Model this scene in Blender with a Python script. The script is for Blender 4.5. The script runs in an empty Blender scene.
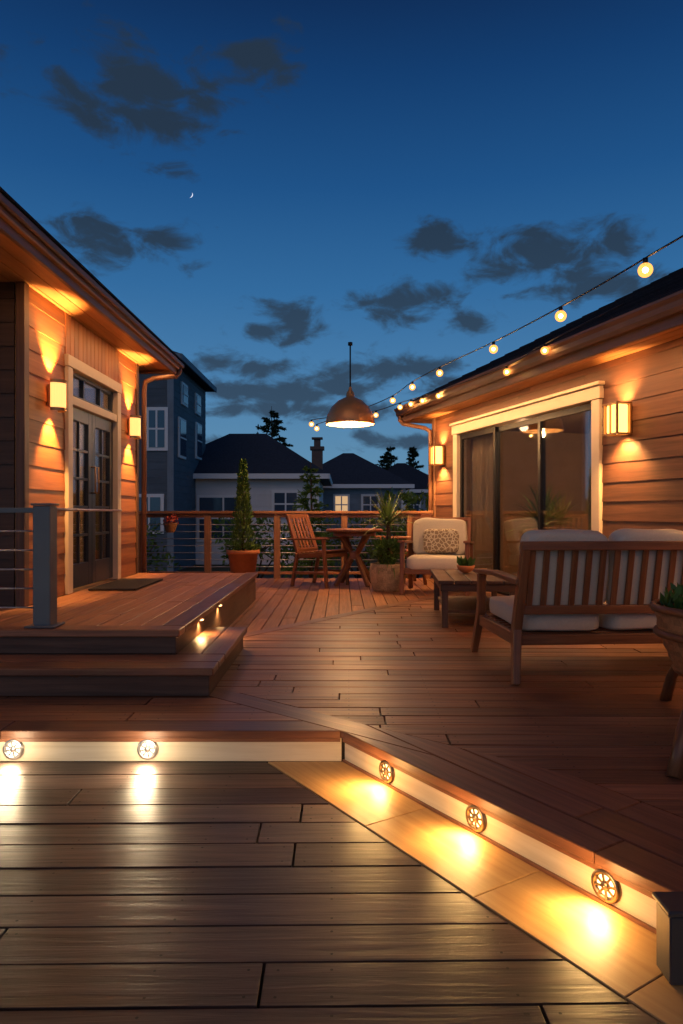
import bpy, math, random
from mathutils import Vector, Matrix, Euler, noise
random.seed(7)
R=random.random
def U(a,b): return a+(b-a)*random.random()
V=Vector
scene=bpy.context.scene
COL=scene.collection

# ------------------------------------------------------------ materials
def newmat(name):
    m=bpy.data.materials.new(name); m.use_nodes=True
    nt=m.node_tree
    return m,nt,nt.nodes['Principled BSDF']
def N(nt,t,**k):
    n=nt.nodes.new(t)
    for a,b in k.items(): setattr(n,a,b)
    return n
def math_(nt,op,a,b=None,c=None):
    n=N(nt,'ShaderNodeMath',operation=op)
    for i,x in enumerate((a,b,c)):
        if x is None: continue
        if isinstance(x,(int,float)): n.inputs[i].default_value=x
        else: nt.links.new(x,n.inputs[i])
    return n.outputs[0]
def wood(name,c1,c2,rough=0.5,var=0.5,scale=(1.6,38),bump=0.25,blot=0.35,spec=0.4):
    m,nt,b=newmat(name)
    uv=N(nt,'ShaderNodeUVMap'); mp=N(nt,'ShaderNodeMapping')
    mp.inputs['Scale'].default_value=(scale[0],scale[1],1)
    nt.links.new(uv.outputs[0],mp.inputs[0])
    n1=N(nt,'ShaderNodeTexNoise'); n1.inputs['Scale'].default_value=1.0; n1.inputs['Detail'].default_value=7; n1.inputs['Roughness'].default_value=0.65; n1.inputs['Distortion'].default_value=0.6
    nt.links.new(mp.outputs[0],n1.inputs['Vector'])
    n2=N(nt,'ShaderNodeTexNoise'); n2.inputs['Scale'].default_value=2.2; n2.inputs['Detail'].default_value=4
    nt.links.new(uv.outputs[0],n2.inputs['Vector'])
    cr=N(nt,'ShaderNodeValToRGB'); cr.color_ramp.elements[0].position=0.3; cr.color_ramp.elements[1].position=0.72
    cr.color_ramp.elements[0].color=(*c1,1); cr.color_ramp.elements[1].color=(*c2,1)
    nt.links.new(n1.outputs[0],cr.inputs[0])
    at=N(nt,'ShaderNodeAttribute',attribute_name='rnd')
    v=math_(nt,'MULTIPLY_ADD',at.outputs['Fac'],var,1-var*0.5)
    w=math_(nt,'MULTIPLY_ADD',n2.outputs[0],blot*2,1-blot)
    vw=math_(nt,'MULTIPLY',v,w)
    mx=N(nt,'ShaderNodeVectorMath',operation='SCALE')
    nt.links.new(cr.outputs[0],mx.inputs[0]); nt.links.new(vw,mx.inputs['Scale'])
    nt.links.new(mx.outputs[0],b.inputs['Base Color'])
    ro=math_(nt,'MULTIPLY_ADD',n2.outputs[0],0.35,rough-0.17)
    nt.links.new(ro,b.inputs['Roughness'])
    b.inputs['Specular IOR Level'].default_value=spec
    bp=N(nt,'ShaderNodeBump'); bp.inputs['Strength'].default_value=bump; bp.inputs['Distance'].default_value=0.004
    nt.links.new(n1.outputs[0],bp.inputs['Height']); nt.links.new(bp.outputs[0],b.inputs['Normal'])
    return m
def plain(name,c,rough=0.6,metal=0.0,nscale=20,amt=0.25,bump=0.1,spec=0.5):
    m,nt,b=newmat(name)
    tc=N(nt,'ShaderNodeTexCoord'); n1=N(nt,'ShaderNodeTexNoise'); n1.inputs['Scale'].default_value=nscale; n1.inputs['Detail'].default_value=5
    nt.links.new(tc.outputs['Object'],n1.inputs['Vector'])
    at=N(nt,'ShaderNodeAttribute',attribute_name='rnd')
    f=math_(nt,'MULTIPLY_ADD',n1.outputs[0],amt*2,1-amt)
    g=math_(nt,'MULTIPLY_ADD',at.outputs['Fac'],amt,1-amt*0.5)
    fg=math_(nt,'MULTIPLY',f,g)
    mx=N(nt,'ShaderNodeVectorMath',operation='SCALE'); mx.inputs[0].default_value=c
    nt.links.new(fg,mx.inputs['Scale']); nt.links.new(mx.outputs[0],b.inputs['Base Color'])
    b.inputs['Roughness'].default_value=rough; b.inputs['Metallic'].default_value=metal
    b.inputs['Specular IOR Level'].default_value=spec
    bp=N(nt,'ShaderNodeBump'); bp.inputs['Strength'].default_value=bump; bp.inputs['Distance'].default_value=0.01
    nt.links.new(n1.outputs[0],bp.inputs['Height']); nt.links.new(bp.outputs[0],b.inputs['Normal'])
    return m
def emis(name,c,s):
    m,nt,b=newmat(name)
    b.inputs['Base Color'].default_value=(*c,1); b.inputs['Emission Color'].default_value=(*c,1); b.inputs['Emission Strength'].default_value=s
    return m
def glassm(name,tint=(0.6,0.7,0.8),fac=0.3,rough=0.02,em=None):
    m=bpy.data.materials.new(name); m.use_nodes=True; nt=m.node_tree; nt.nodes.clear()
    o=N(nt,'ShaderNodeOutputMaterial'); mix=N(nt,'ShaderNodeMixShader'); t=N(nt,'ShaderNodeBsdfTransparent')
    t.inputs[0].default_value=(*tint,1)
    if em:
        g=N(nt,'ShaderNodeEmission'); g.inputs[0].default_value=(*em[0],1); g.inputs[1].default_value=em[1]; mix.inputs[0].default_value=em[2]
    else:
        g=N(nt,'ShaderNodeBsdfGlossy'); g.inputs['Roughness'].default_value=rough
        lw=N(nt,'ShaderNodeLayerWeight'); lw.inputs[0].default_value=fac
        f=math_(nt,'MULTIPLY_ADD',lw.outputs['Fresnel'],.7,0.04)
        nt.links.new(f,mix.inputs[0])
    nt.links.new(t.outputs[0],mix.inputs[1]); nt.links.new(g.outputs[0],mix.inputs[2]); nt.links.new(mix.outputs[0],o.inputs[0])
    return m

M={}
M['deck']=wood('deck_wood',(0.12,0.045,0.024),(0.38,0.165,0.085),0.42,0.65,bump=0.45,blot=.45)
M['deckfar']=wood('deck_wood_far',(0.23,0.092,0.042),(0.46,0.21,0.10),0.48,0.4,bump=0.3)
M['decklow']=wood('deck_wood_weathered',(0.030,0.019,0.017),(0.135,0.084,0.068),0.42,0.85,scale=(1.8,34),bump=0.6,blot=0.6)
M['border']=wood('deck_border_wood',(0.12,0.048,0.028),(0.28,0.12,0.068),0.38,0.35)
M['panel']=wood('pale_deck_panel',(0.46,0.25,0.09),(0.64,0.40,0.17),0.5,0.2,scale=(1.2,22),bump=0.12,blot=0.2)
M['riser']=wood('painted_riser',(0.62,0.52,0.38),(0.76,0.67,0.53),0.5,0.08,bump=0.08,blot=0.12)
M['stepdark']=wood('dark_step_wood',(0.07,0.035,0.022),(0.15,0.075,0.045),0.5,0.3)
M['siding']=wood('cedar_siding',(0.19,0.060,0.018),(0.37,0.135,0.042),0.5,0.4,scale=(1.3,26),bump=0.25)
M['siding2']=wood('brown_siding',(0.085,0.034,0.018),(0.19,0.08,0.042),0.55,0.35,scale=(1.3,26),bump=0.25)
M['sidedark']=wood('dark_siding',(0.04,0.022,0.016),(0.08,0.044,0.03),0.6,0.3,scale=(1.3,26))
M['soffit']=wood('soffit_wood',(0.36,0.16,0.06),(0.54,0.27,0.11),0.5,0.2,scale=(1.2,22),bump=0.15)
M['fascia']=wood('fascia_wood',(0.17,0.085,0.05),(0.25,0.13,0.08),0.42,0.1)
M['trim']=plain('cream_trim',(0.60,0.50,0.37),0.5,nscale=8,amt=0.08)
M['furn']=wood('teak_furniture',(0.14,0.046,0.018),(0.31,0.12,0.048),0.36,0.3,scale=(3,50),bump=0.15,blot=0.2)
M['rail']=wood('rail_wood',(0.19,0.08,0.038),(0.33,0.155,0.08),0.5,0.3)
M['table']=wood('dark_table_wood',(0.06,0.03,0.02),(0.13,0.065,0.04),0.4,0.3)
M['cushion']=plain('linen_cushion',(0.62,0.54,0.43),0.9,nscale=90,amt=0.1,bump=0.25,spec=0.1)
M['metal']=plain('dark_metal',(0.03,0.03,0.032),0.4,0.8,amt=0.1)
M['steel']=plain('steel',(0.45,0.46,0.48),0.3,0.9,amt=0.1)
M['greypost']=plain('grey_powder_coat',(0.11,0.125,0.14),0.5,0.2,nscale=6,amt=0.12)
M['blockm']=plain('dark_post_paint',(0.05,0.045,0.045),0.5,0.0,nscale=6,amt=0.2)
M['brass']=plain('aged_brass',(0.42,0.24,0.10),0.35,0.9,amt=0.15)
M['copper']=plain('warm_copper',(0.62,0.27,0.09),0.38,0.45,nscale=9,amt=0.2)
M['bezel']=plain('dark_bronze',(0.16,0.12,0.09),0.3,0.9,amt=0.1)
M['roof']=plain('roof_shingle',(0.02,0.022,0.028),0.9,nscale=30,amt=0.6,bump=0.8,spec=0.1)
M['door']=plain('navy_door_paint',(0.02,0.028,0.04),0.35,amt=0.05)
M['glass']=glassm('window_glass',(.92,.94,.96),.2)
M['dark']=plain('dark_interior',(0.03,0.022,0.018),0.8)
M['screw']=plain('deck_screw',(0.02,0.016,0.014),0.5,0.5)
M['int']=plain('interior_wall',(0.34,0.22,0.13),0.8,nscale=3)
M['curtain']=plain('curtain_fabric',(0.60,0.46,0.31),0.9,nscale=60,bump=0.1,spec=0.1)
M['terra']=plain('terracotta',(0.55,0.17,0.05),0.65,nscale=12)
M['wicker']=wood('wicker',(0.28,0.17,0.08),(0.55,0.38,0.22),0.7,0.5,scale=(60,60),bump=0.9)
M['rattan']=wood('rattan',(0.28,0.11,0.045),(0.5,0.22,0.09),0.5,0.5,scale=(60,60),bump=0.9)
M['soil']=plain('soil',(0.03,0.02,0.014),0.95)
M['mat']=plain('coir_mat',(0.04,0.032,0.028),0.95,nscale=80,bump=0.6)
def leafmat(name,c):
    m,nt,b=newmat(name)
    at=N(nt,'ShaderNodeAttribute',attribute_name='rnd')
    cr=N(nt,'ShaderNodeValToRGB'); cr.color_ramp.elements[0].color=(c[0]*.45,c[1]*.5,c[2]*.5,1); cr.color_ramp.elements[1].color=(c[0]*1.6,c[1]*1.5,c[2]*1.2,1)
    nt.links.new(at.outputs['Fac'],cr.inputs[0]); nt.links.new(cr.outputs[0],b.inputs['Base Color'])
    b.inputs['Roughness'].default_value=0.5; b.inputs['Specular IOR Level'].default_value=0.3
    return m
M['leaf']=leafmat('leaf_green',(0.075,0.15,0.03)); M['yucca']=leafmat('yucca_green',(0.15,0.24,0.07)); M['cyp']=leafmat('cypress_green',(0.07,0.14,0.028)); M['pine']=leafmat('pine_dark',(0.02,0.04,0.02))
M['bark']=wood('bark',(0.04,0.025,0.015),(0.09,0.06,0.04),0.9)
M['flower']=leafmat('flower_red',(0.5,0.08,0.05))
M['bulb']=glassm('bulb_glass',(1,.75,.45),em=((1.0,.42,.09),2.4,.6))
M['fil']=emis('filament_glow',(1.0,0.62,0.28),160)
M['pbulb']=emis('pendant_bulb_glow',(1.0,0.58,0.25),40)
M['lantern']=emis('lantern_glass',(1.0,0.48,0.12),3.4)
M['sglow']=emis('sconce_glow',(1.0,0.55,0.18),10)
M['sshade']=emis('sconce_shade_glow',(1.0,0.48,0.14),1.7)
M['led']=emis('warm_led',(1.0,0.66,0.28),5)
M['ledw']=emis('white_led',(1.0,0.84,0.58),4)
M['shadein']=plain('lamp_inner',(0.75,0.5,0.28),0.4,0.3,amt=0.05)

# ------------------------------------------------------------ mesh builder
class MB:
    def __init__(s): s.v=[];s.f=[];s.uv=[];s.r=[];s.sm=[]
    def add(s,vs,fs,a=V((1,0,0)),smooth=False,r=None,fr=False,off=None):
        a=V(a).normalized(); t=V((0,0,1)) if abs(a.z)<0.9 else V((1,0,0))
        b=a.cross(t).normalized(); c=a.cross(b)
        ox,oy=(U(0,40),U(0,40)) if off is None else off; r0=R() if r is None else r
        o=len(s.v); vs=[V(x) for x in vs]; s.v+=vs
        for f in fs:
            s.f.append([o+i for i in f]); s.r.append(R() if fr else r0); s.sm.append(smooth)
            for i in f: s.uv.append((vs[i].dot(a)+ox, vs[i].dot(b)+vs[i].dot(c)+oy))
    def box(s,c,d,rot=None,r=None):
        c=V(c); h=[x/2 for x in d]
        vs=[V((i*h[0],j*h[1],k*h[2])) for i in(-1,1) for j in(-1,1) for k in(-1,1)]
        ax=V((0,0,0)); ax[max(range(3),key=lambda i:d[i])]=1
        if rot is not None:
            if not isinstance(rot,Matrix): rot=Euler(rot).to_matrix()
            vs=[rot@x for x in vs]; ax=rot@ax
        s.add([x+c for x in vs],[(0,1,3,2),(4,6,7,5),(0,4,5,1),(2,3,7,6),(0,2,6,4),(1,5,7,3)],ax,r=r)
    def bb(s,x0,x1,y0,y1,z0,z1,r=None): s.box(((x0+x1)/2,(y0+y1)/2,(z0+z1)/2),(x1-x0,y1-y0,z1-z0),r=r)
    def beam(s,p0,p1,w,h,side=(1,0,0),w1=None,h1=None):
        p0=V(p0);p1=V(p1);a=(p1-p0).normalized(); sd=V(side); sd=(sd-a*sd.dot(a)).normalized(); u=a.cross(sd)
        w1=w if w1 is None else w1; h1=h if h1 is None else h1
        vs=[]
        for p,ww,hh in((p0,w,h),(p1,w1,h1)):
            for i,j in((-1,-1),(1,-1),(1,1),(-1,1)): vs.append(p+sd*i*ww/2+u*j*hh/2)
        s.add(vs,[(3,2,1,0),(4,5,6,7),(0,1,5,4),(1,2,6,5),(2,3,7,6),(3,0,4,7)],a)
    def tube(s,pts,r,n=8,r1=None,caps=True):
        pts=[V(p) for p in pts]; vs=[];fs=[]; L=len(pts); prev=None
        for k,p in enumerate(pts):
            a=(pts[min(k+1,L-1)]-pts[max(k-1,0)]).normalized()
            t=prev if prev is not None else (V((0,0,1)) if abs(a.z)<0.9 else V((1,0,0)))
            b=(t-a*t.dot(a)).normalized(); prev=b; c=a.cross(b)
            rr=r if r1 is None else r+(r1-r)*k/(L-1)
            for i in range(n):
                q=2*math.pi*i/n; vs.append(p+(b*math.cos(q)+c*math.sin(q))*rr)
        for k in range(L-1):
            for i in range(n): fs.append((k*n+i,k*n+(i+1)%n,(k+1)*n+(i+1)%n,(k+1)*n+i))
        if caps: fs.append(tuple(range(n-1,-1,-1))); fs.append(tuple((L-1)*n+i for i in range(n)))
        s.add(vs,fs,pts[-1]-pts[0],smooth=True)
    def lathe(s,prof,c,n=28,axis=None,fr=False):
        c=V(c);vs=[];fs=[]
        for r,z in prof:
            for i in range(n):
                q=2*math.pi*i/n; p=V((r*math.cos(q),r*math.sin(q),z))
                if axis is not None: p=axis@p
                vs.append(c+p)
        for k in range(len(prof)-1):
            for i in range(n): fs.append((k*n+i,k*n+(i+1)%n,(k+1)*n+(i+1)%n,(k+1)*n+i))
        s.add(vs,fs,(0,0,1),smooth=True,fr=fr)
    def sup(s,c,d,e=0.35,rot=None,n=14,puff=0.0):
        c=V(c);vs=[];fs=[]
        def pw(x,k): return math.copysign(abs(x)**k,x)
        nu=n*2
        for i in range(n+1):
            th=-math.pi/2+math.pi*i/n
            for j in range(nu):
                ph=2*math.pi*j/nu
                p=V((pw(math.cos(th),e)*pw(math.cos(ph),e)*d[0]/2,pw(math.cos(th),e)*pw(math.sin(ph),e)*d[1]/2,pw(math.sin(th),e)*d[2]/2))
                p+=V((noise.noise(p*6+c),noise.noise(p*6+c+V((5,5,5))),noise.noise(p*6-c)))*0.014
                if rot is not None: p=Euler(rot).to_matrix()@p
                vs.append(c+p)
        for i in range(n):
            for j in range(nu): fs.append((i*nu+j,i*nu+(j+1)%nu,(i+1)*nu+(j+1)%nu,(i+1)*nu+j))
        s.add(vs,fs,(1,0,0),smooth=True)
    def sphere(s,c,r,n=10): 
        s.lathe([(max(1e-4,r*math.cos(t)),r*math.sin(t)) for t in [math.pi*(i/n-0.5) for i in range(n+1)]],c,n=14)
    def prism(s,poly,z0,z1,a,r=None,off=None):
        n=len(poly); ar=sum(poly[i][0]*poly[(i+1)%n][1]-poly[(i+1)%n][0]*poly[i][1] for i in range(n))/2
        if abs(ar)<2e-4: return
        if ar<0: poly=poly[::-1]
        vs=[V((x,y,z0)) for x,y in poly]+[V((x,y,z1)) for x,y in poly]
        fs=[tuple(range(n-1,-1,-1)),tuple(range(n,2*n))]+[(i,(i+1)%n,n+(i+1)%n,n+i) for i in range(n)]
        s.add(vs,fs,a,r=r,off=off)
    def obj(s,name,mat,parent=None,bevel=0,seg=1):
        me=bpy.data.meshes.new(name); me.from_pydata([tuple(v) for v in s.v],[],s.f)
        ul=me.uv_layers.new(name='UVMap'); 
        flat=[x for t in s.uv for x in t]; ul.data.foreach_set('uv',flat)
        at=me.attributes.new('rnd','FLOAT','FACE'); at.data.foreach_set('value',s.r)
        me.polygons.foreach_set('use_smooth',s.sm)
        me.materials.append(M[mat] if isinstance(mat,str) else mat)
        o=bpy.data.objects.new(name,me); COL.objects.link(o)
        if parent: o.parent=parent
        if bevel:
            b=o.modifiers.new('Bevel','BEVEL'); b.width=bevel; b.segments=seg; b.limit_method='ANGLE'; b.angle_limit=0.9
        return o
def empty(name,loc=(0,0,0),rz=0):
    e=bpy.data.objects.new(name,None); COL.objects.link(e); e.location=loc; e.rotation_euler=(0,0,rz); e.empty_display_size=.1; return e
def light(name,kind,loc,power,color=(1,.6,.28),parent=None,size=0.03,spot=None,blend=0.6,direc=None):
    l=bpy.data.lights.new(name,kind); l.energy=power; l.color=color
    if kind in('POINT','SPOT'): l.shadow_soft_size=size
    if kind=='SPOT': l.spot_size=math.radians(spot); l.spot_blend=blend
    o=bpy.data.objects.new(name,l); COL.objects.link(o); o.location=loc
    if direc is not None: o.rotation_euler=V(direc).to_track_quat('-Z','Y').to_euler()
    if parent: o.parent=parent
    return o
def fill_strip(name,loc,lx,ly,power,color,parent):
    l=bpy.data.lights.new(name,'AREA'); l.shape='RECTANGLE'; l.size=lx; l.size_y=ly; l.energy=power; l.color=color
    o=bpy.data.objects.new(name,l); COL.objects.link(o); o.location=loc; o.parent=parent; return o
def clip(poly,p,n):
    out=[]
    for i in range(len(poly)):
        a=poly[i];b=poly[(i+1)%len(poly)]
        da=(a[0]-p[0])*n[0]+(a[1]-p[1])*n[1]; db=(b[0]-p[0])*n[0]+(b[1]-p[1])*n[1]
        if da>=0: out.append(a)
        if (da>=0)!=(db>=0):
            t=da/(da-db); out.append((a[0]+(b[0]-a[0])*t,a[1]+(b[1]-a[1])*t))
    return out
SCR=MB()
def boards(mb,hp,ang,u0,u1,v0,v1,w,gap,z,th=0.03,lr=(1.2,2.6),org=(0,0),alt=None,screws=False):
    ca,sa=math.cos(ang),math.sin(ang)
    v=v0
    while v<v1:
        u=u0-U(0,lr[1])
        while u<u1:
            L=U(*lr)
            q=[(u+gap/2,v+gap/2),(u+L-gap/2,v+gap/2),(u+L-gap/2,v+w-gap/2),(u+gap/2,v+w-gap/2)]
            q=[(org[0]+x*ca-y*sa,org[1]+x*sa+y*ca) for x,y in q]
            for p,n in hp:
                if q: q=clip(q,p,n)
            if len(q)>2:
                dz=U(-0.0015,0.0015); r=R(); of=(U(0,40),U(0,40))
                qs=[q]
                if alt:
                    (pa,na),(pb,nb)=alt
                    q1=clip(q,pa,na); q2=clip(q,pa,(-na[0],-na[1]))
                    if q2: q2=clip(q2,pb,nb)
                    qs=[x for x in(q1,q2) if len(x)>2]
                for x in qs: mb.prism(x,z-th+dz,z+dz,(ca,sa,0),r=r,off=of)
                if screws:
                    us=[u+.035,u+L-.035]; k=math.ceil(u/.42)*.42
                    while k<u+L: us.append(k); k+=.42
                    for su in us:
                        for sv in(v+.03,v+w-.03):
                            x=org[0]+su*ca-sv*sa; y=org[1]+su*sa+sv*ca
                            if y<0.6 or y>4.2 or abs(x)>2.3: continue
                            if any((x-p[0])*n[0]+(y-p[1])*n[1]<.012 for p,n in hp): continue
                            if alt and all((x-p[0])*n[0]+(y-p[1])*n[1]<.012 for p,n in alt): continue
                            SCR.add([(x+.0042*math.cos(t*1.047),y+.0042*math.sin(t*1.047),z+dz+.0006) for t in range(6)],[(0,1,2,3,4,5)])
            u+=L
        v+=w

# ------------------------------------------------------------ geometry constants
ux,uy=0.543,-0.840
nx,ny=0.840,0.543
A=(0.0,3.03)
ZL=-0.14
def off(k): return (A[0]+nx*k,A[1]+ny*k)
Dn=(0.645,0.765)
def offD(k): return (A[0]+Dn[0]*k,A[1]+Dn[1]*k)
F0=(-0.73,5.32); fd=V((1.33,1.83)).normalized(); Fn=(-fd.y,fd.x)
def offF(k): return (F0[0]+Fn[0]*k,F0[1]+Fn[1]*k)
C=(1.336,10.0); e=(-0.269,0.963); NN=(-0.963,-0.269)

# ------------------------------------------------------------ decks
mb=MB()
hp=[(offF(-0.0),(-Fn[0],-Fn[1])),((-1.0,0),(1,0)),((4.6,0),(-1,0)),((0,-1.2),(0,1))]
boards(mb,hp,math.radians(-0.6),-2,6,-2,10,0.135,0.009,0,alt=((offD(.148),Dn),(off(.428),(nx,ny))),screws=True)
hp=[((0,3.178),(0,1)),(offD(.001),(-Dn[0],-Dn[1])),((0,3.9),(0,-1)),((-5,0),(1,0))]
boards(mb,hp,0,-6,0.3,3.178,4.4,0.135,0.009,0,screws=True)
main=empty('main_deck')
mb.obj('deck_boards',"deck",main)
mb=MB()
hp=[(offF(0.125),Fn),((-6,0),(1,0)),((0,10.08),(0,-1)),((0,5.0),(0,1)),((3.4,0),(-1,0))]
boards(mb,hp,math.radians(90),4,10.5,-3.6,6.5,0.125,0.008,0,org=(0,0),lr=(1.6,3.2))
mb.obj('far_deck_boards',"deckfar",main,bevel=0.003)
mb=MB()
def strip(p,d,n,w0,w1,t0,t1,hps,lr=(1.6,2.4),z=0.0018,th=0.034):
    t=t0
    while t<t1:
        L=min(U(*lr),t1-t)
        q=[(p[0]+d[0]*a+n[0]*b,p[1]+d[1]*a+n[1]*b) for a,b in((t+.002,w0+.003),(t+L-.002,w0+.003),(t+L-.002,w1-.003),(t+.002,w1-.003))]
        for pp,nn in hps:
            if q: q=clip(q,pp,nn)
        if len(q)>2: mb.prism(q,z-th,z,(d[0],d[1],0))
        t+=L
Dd=(-.765,.645)
Dm=(-Dn[0],-Dn[1]); Nm=(-nx,-ny)
strip(A,(ux,uy),(nx,ny),0,.142,-.6,5.2,[((0,-1.2),(0,1)),(offD(0),Dm)])
for k in(1,2): strip(A,(ux,uy),(nx,ny),k*.142,(k+1)*.142,-.6,5.2,[((0,-1.2),(0,1)),(offD(.146),Dm)])
strip(A,Dd,Dn,0.0,.146,-1.2,1.5,[(off(.141),Nm)],lr=(3,3.1))
strip((0,3.03),(-1,0),(0,1),0,.147,-.3,5.2,[(offD(-.001),Dm)])
strip(F0,(fd.x,fd.y),Fn,0,.125,-.6,5,[((-1.0,0),(1,0))])
mb.obj('border_boards','border',main,bevel=0.003)
mb=MB()
mb.prism([(-5,3.08),(0.03,3.08),(4.5,3.08),(3.0,10.05),(-6,10.05)],-0.62,-0.045,(1,0,0))
mb.prism([(0.05,3.075),(0.05+ux*4.7,3.075+uy*4.7),(4.5,-.9),(4.5,3.075)],-0.62,-0.046,(1,0,0))
mb.obj('subframe','dark',main)
mb=MB()
mb.bb(-5,0.0,3.055,3.073,ZL+.001,-0.034)
rp=(0.0134,3.055)
def ron(t,o=0.0): return V((rp[0]+ux*t-nx*o,rp[1]+uy*t-ny*o,0))
a=ron(-0.0,-.009);b=ron(5,-.009)
mb.beam((a.x,a.y,(ZL-.034)/2),(b.x,b.y,(ZL-.034)/2),0.105,0.018,side=(0,0,1))
mb.obj('riser_boards','riser',main,bevel=0.002)
mb=MB()
a=ron(-0.0,.006);b=ron(5,.006)
mb.beam((a.x,a.y,-.043),(b.x,b.y,-.043),0.016,0.010,side=(0,0,1))
mb.beam((a.x,a.y,ZL+.006),(b.x,b.y,ZL+.006),0.010,0.010,side=(0,0,1))
mb.bb(-5,-.005,3.043,3.0545,-.05,-.035)
mb.obj('riser_trim','border',main)

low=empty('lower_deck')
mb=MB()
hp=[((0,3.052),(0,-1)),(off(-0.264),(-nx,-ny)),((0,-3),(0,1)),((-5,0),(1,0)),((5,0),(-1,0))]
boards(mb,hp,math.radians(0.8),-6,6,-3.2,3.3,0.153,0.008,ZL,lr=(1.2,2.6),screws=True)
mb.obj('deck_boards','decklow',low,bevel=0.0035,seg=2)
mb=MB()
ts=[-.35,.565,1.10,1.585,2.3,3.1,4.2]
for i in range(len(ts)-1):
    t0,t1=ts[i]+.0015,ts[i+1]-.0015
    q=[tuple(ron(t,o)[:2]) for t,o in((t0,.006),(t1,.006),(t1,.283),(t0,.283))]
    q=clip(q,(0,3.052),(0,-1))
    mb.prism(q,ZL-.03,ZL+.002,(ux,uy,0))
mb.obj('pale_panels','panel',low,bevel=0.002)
mb=MB(); mb.bb(-5,5,-3,3.05,-.6,ZL-.035); mb.obj('subframe','dark',low)
SCR.obj('deck_screws','screw',main)
mb=MB(); mb.bb(.752,1.02,1.60,1.675,ZL+.005,.022); mb.bb(.746,1.03,1.594,1.685,.0235,.038)
mb.obj('deck_end_post','blockm',None,bevel=.004)

# ------------------------------------------------------------ recessed riser lights
def riser_light(x,y,normal,warm=True,power=3.2,z=-.083,glow=.6):
    em=empty('recessed_deck_light'); em.location=(x,y,z)
    n=V(normal).normalized(); q=n.to_track_quat('Z','Y').to_matrix()
    mb=MB(); mb.lathe([(.030,.000),(.030,.010),(.036,.014),(.044,.012),(.047,.0),(.047,-.004)],(0,0,0),axis=q,n=32)
    for k in range(8):
        an=k*math.pi/4+.2; d=q@V((math.cos(an),math.sin(an),0))
        mb.beam(d*.012+n*.010,d*.034+n*.011,.0065,.004,side=n.cross(d))
    mb.lathe([(.001,.014),(.011,.014),(.014,.010),(.014,.002)],(0,0,0),axis=q,n=16)
    mb.obj('bezel','bezel' if warm else 'steel',em)
    mb=MB(); mb.lathe([(.0005,.005),(.029,.004),(.0295,.001)],(0,0,0),axis=q,n=24)
    mb.obj('lens','led' if warm else 'ledw',em)
    c=(1,.56,.18) if warm else (1,.76,.45)
    light('lamp','SPOT',n*.035,power,c,em,size=.03,spot=168,blend=1,direc=n*1.0+V((0,0,-1)))
    light('glow','POINT',n*.13+V((0,0,.03)),glow,c,em,size=.04)
for t in(.315,.82,1.33,2.6): 
    p=ron(t); riser_light(p.x,p.y,(-nx,-ny,0),True,8,glow=1.9)
for x in(-.845,-1.43,-2.02,-2.6): riser_light(x,3.055,(0,-1,0),False,8,glow=2.0)

# ------------------------------------------------------------ porch & steps
porch=empty('porch_deck')
mb=MB()
hp=[((-1.045,0),(-1,0)),((0,4.06),(0,1)),((0,7.57),(0,-1)),((-2.2,0),(1,0))]
boards(mb,hp,math.radians(90),3.9,7.6,0.9,2.3,0.13,0.008,.29,lr=(1.5,3),org=(0,0))
hp=[((-2.2,0),(-1,0)),((0,4.06),(0,1)),((0,4.86),(0,-1)),((-5,0),(1,0))]
boards(mb,hp,math.radians(90),3.9,7.6,2.2,5.3,0.13,0.008,.29,lr=(1.5,3),org=(0,0))
mb.obj('porch_boards','deckfar',porch,bevel=.003)
mb=MB()
mb.bb(-5,-.905,3.905,4.055,.252,.293); mb.bb(-1.04,-.905,4.06,7.6,.252,.293)
for y0,y1 in((3.57,3.735),(3.742,3.93)): mb.bb(-5,-.655,y0,y1,.112,.152)
for x0,x1 in((-.93,-.795),(-.789,-.655)): mb.bb(x0,x1,3.937,4.86,.112,.152)
mb.obj('step_treads','border',porch,bevel=.005)
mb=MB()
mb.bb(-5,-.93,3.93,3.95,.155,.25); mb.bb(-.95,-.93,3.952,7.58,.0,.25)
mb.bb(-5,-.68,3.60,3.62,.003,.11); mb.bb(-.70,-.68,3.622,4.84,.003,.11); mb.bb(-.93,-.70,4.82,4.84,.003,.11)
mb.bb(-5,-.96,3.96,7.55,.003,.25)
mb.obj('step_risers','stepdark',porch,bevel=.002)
mb=MB()
for y in(4.55,5.25): mb.lathe([(.001,-.006),(.018,-.006),(.022,0)],(-.918,y,.251),n=18)
mb.obj('step_puck_lens','led',porch)
for y in(4.55,5.25): light('step_lamp','SPOT',(-.915,y,.238),9,(1,.60,.22),porch,size=.015,spot=160,direc=(.45,0,-1))
mb=MB(); mb.bb(-2.12,-1.72,5.85,6.75,.294,.31); mb.obj('door_mat','mat',None,bevel=.004)

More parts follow.
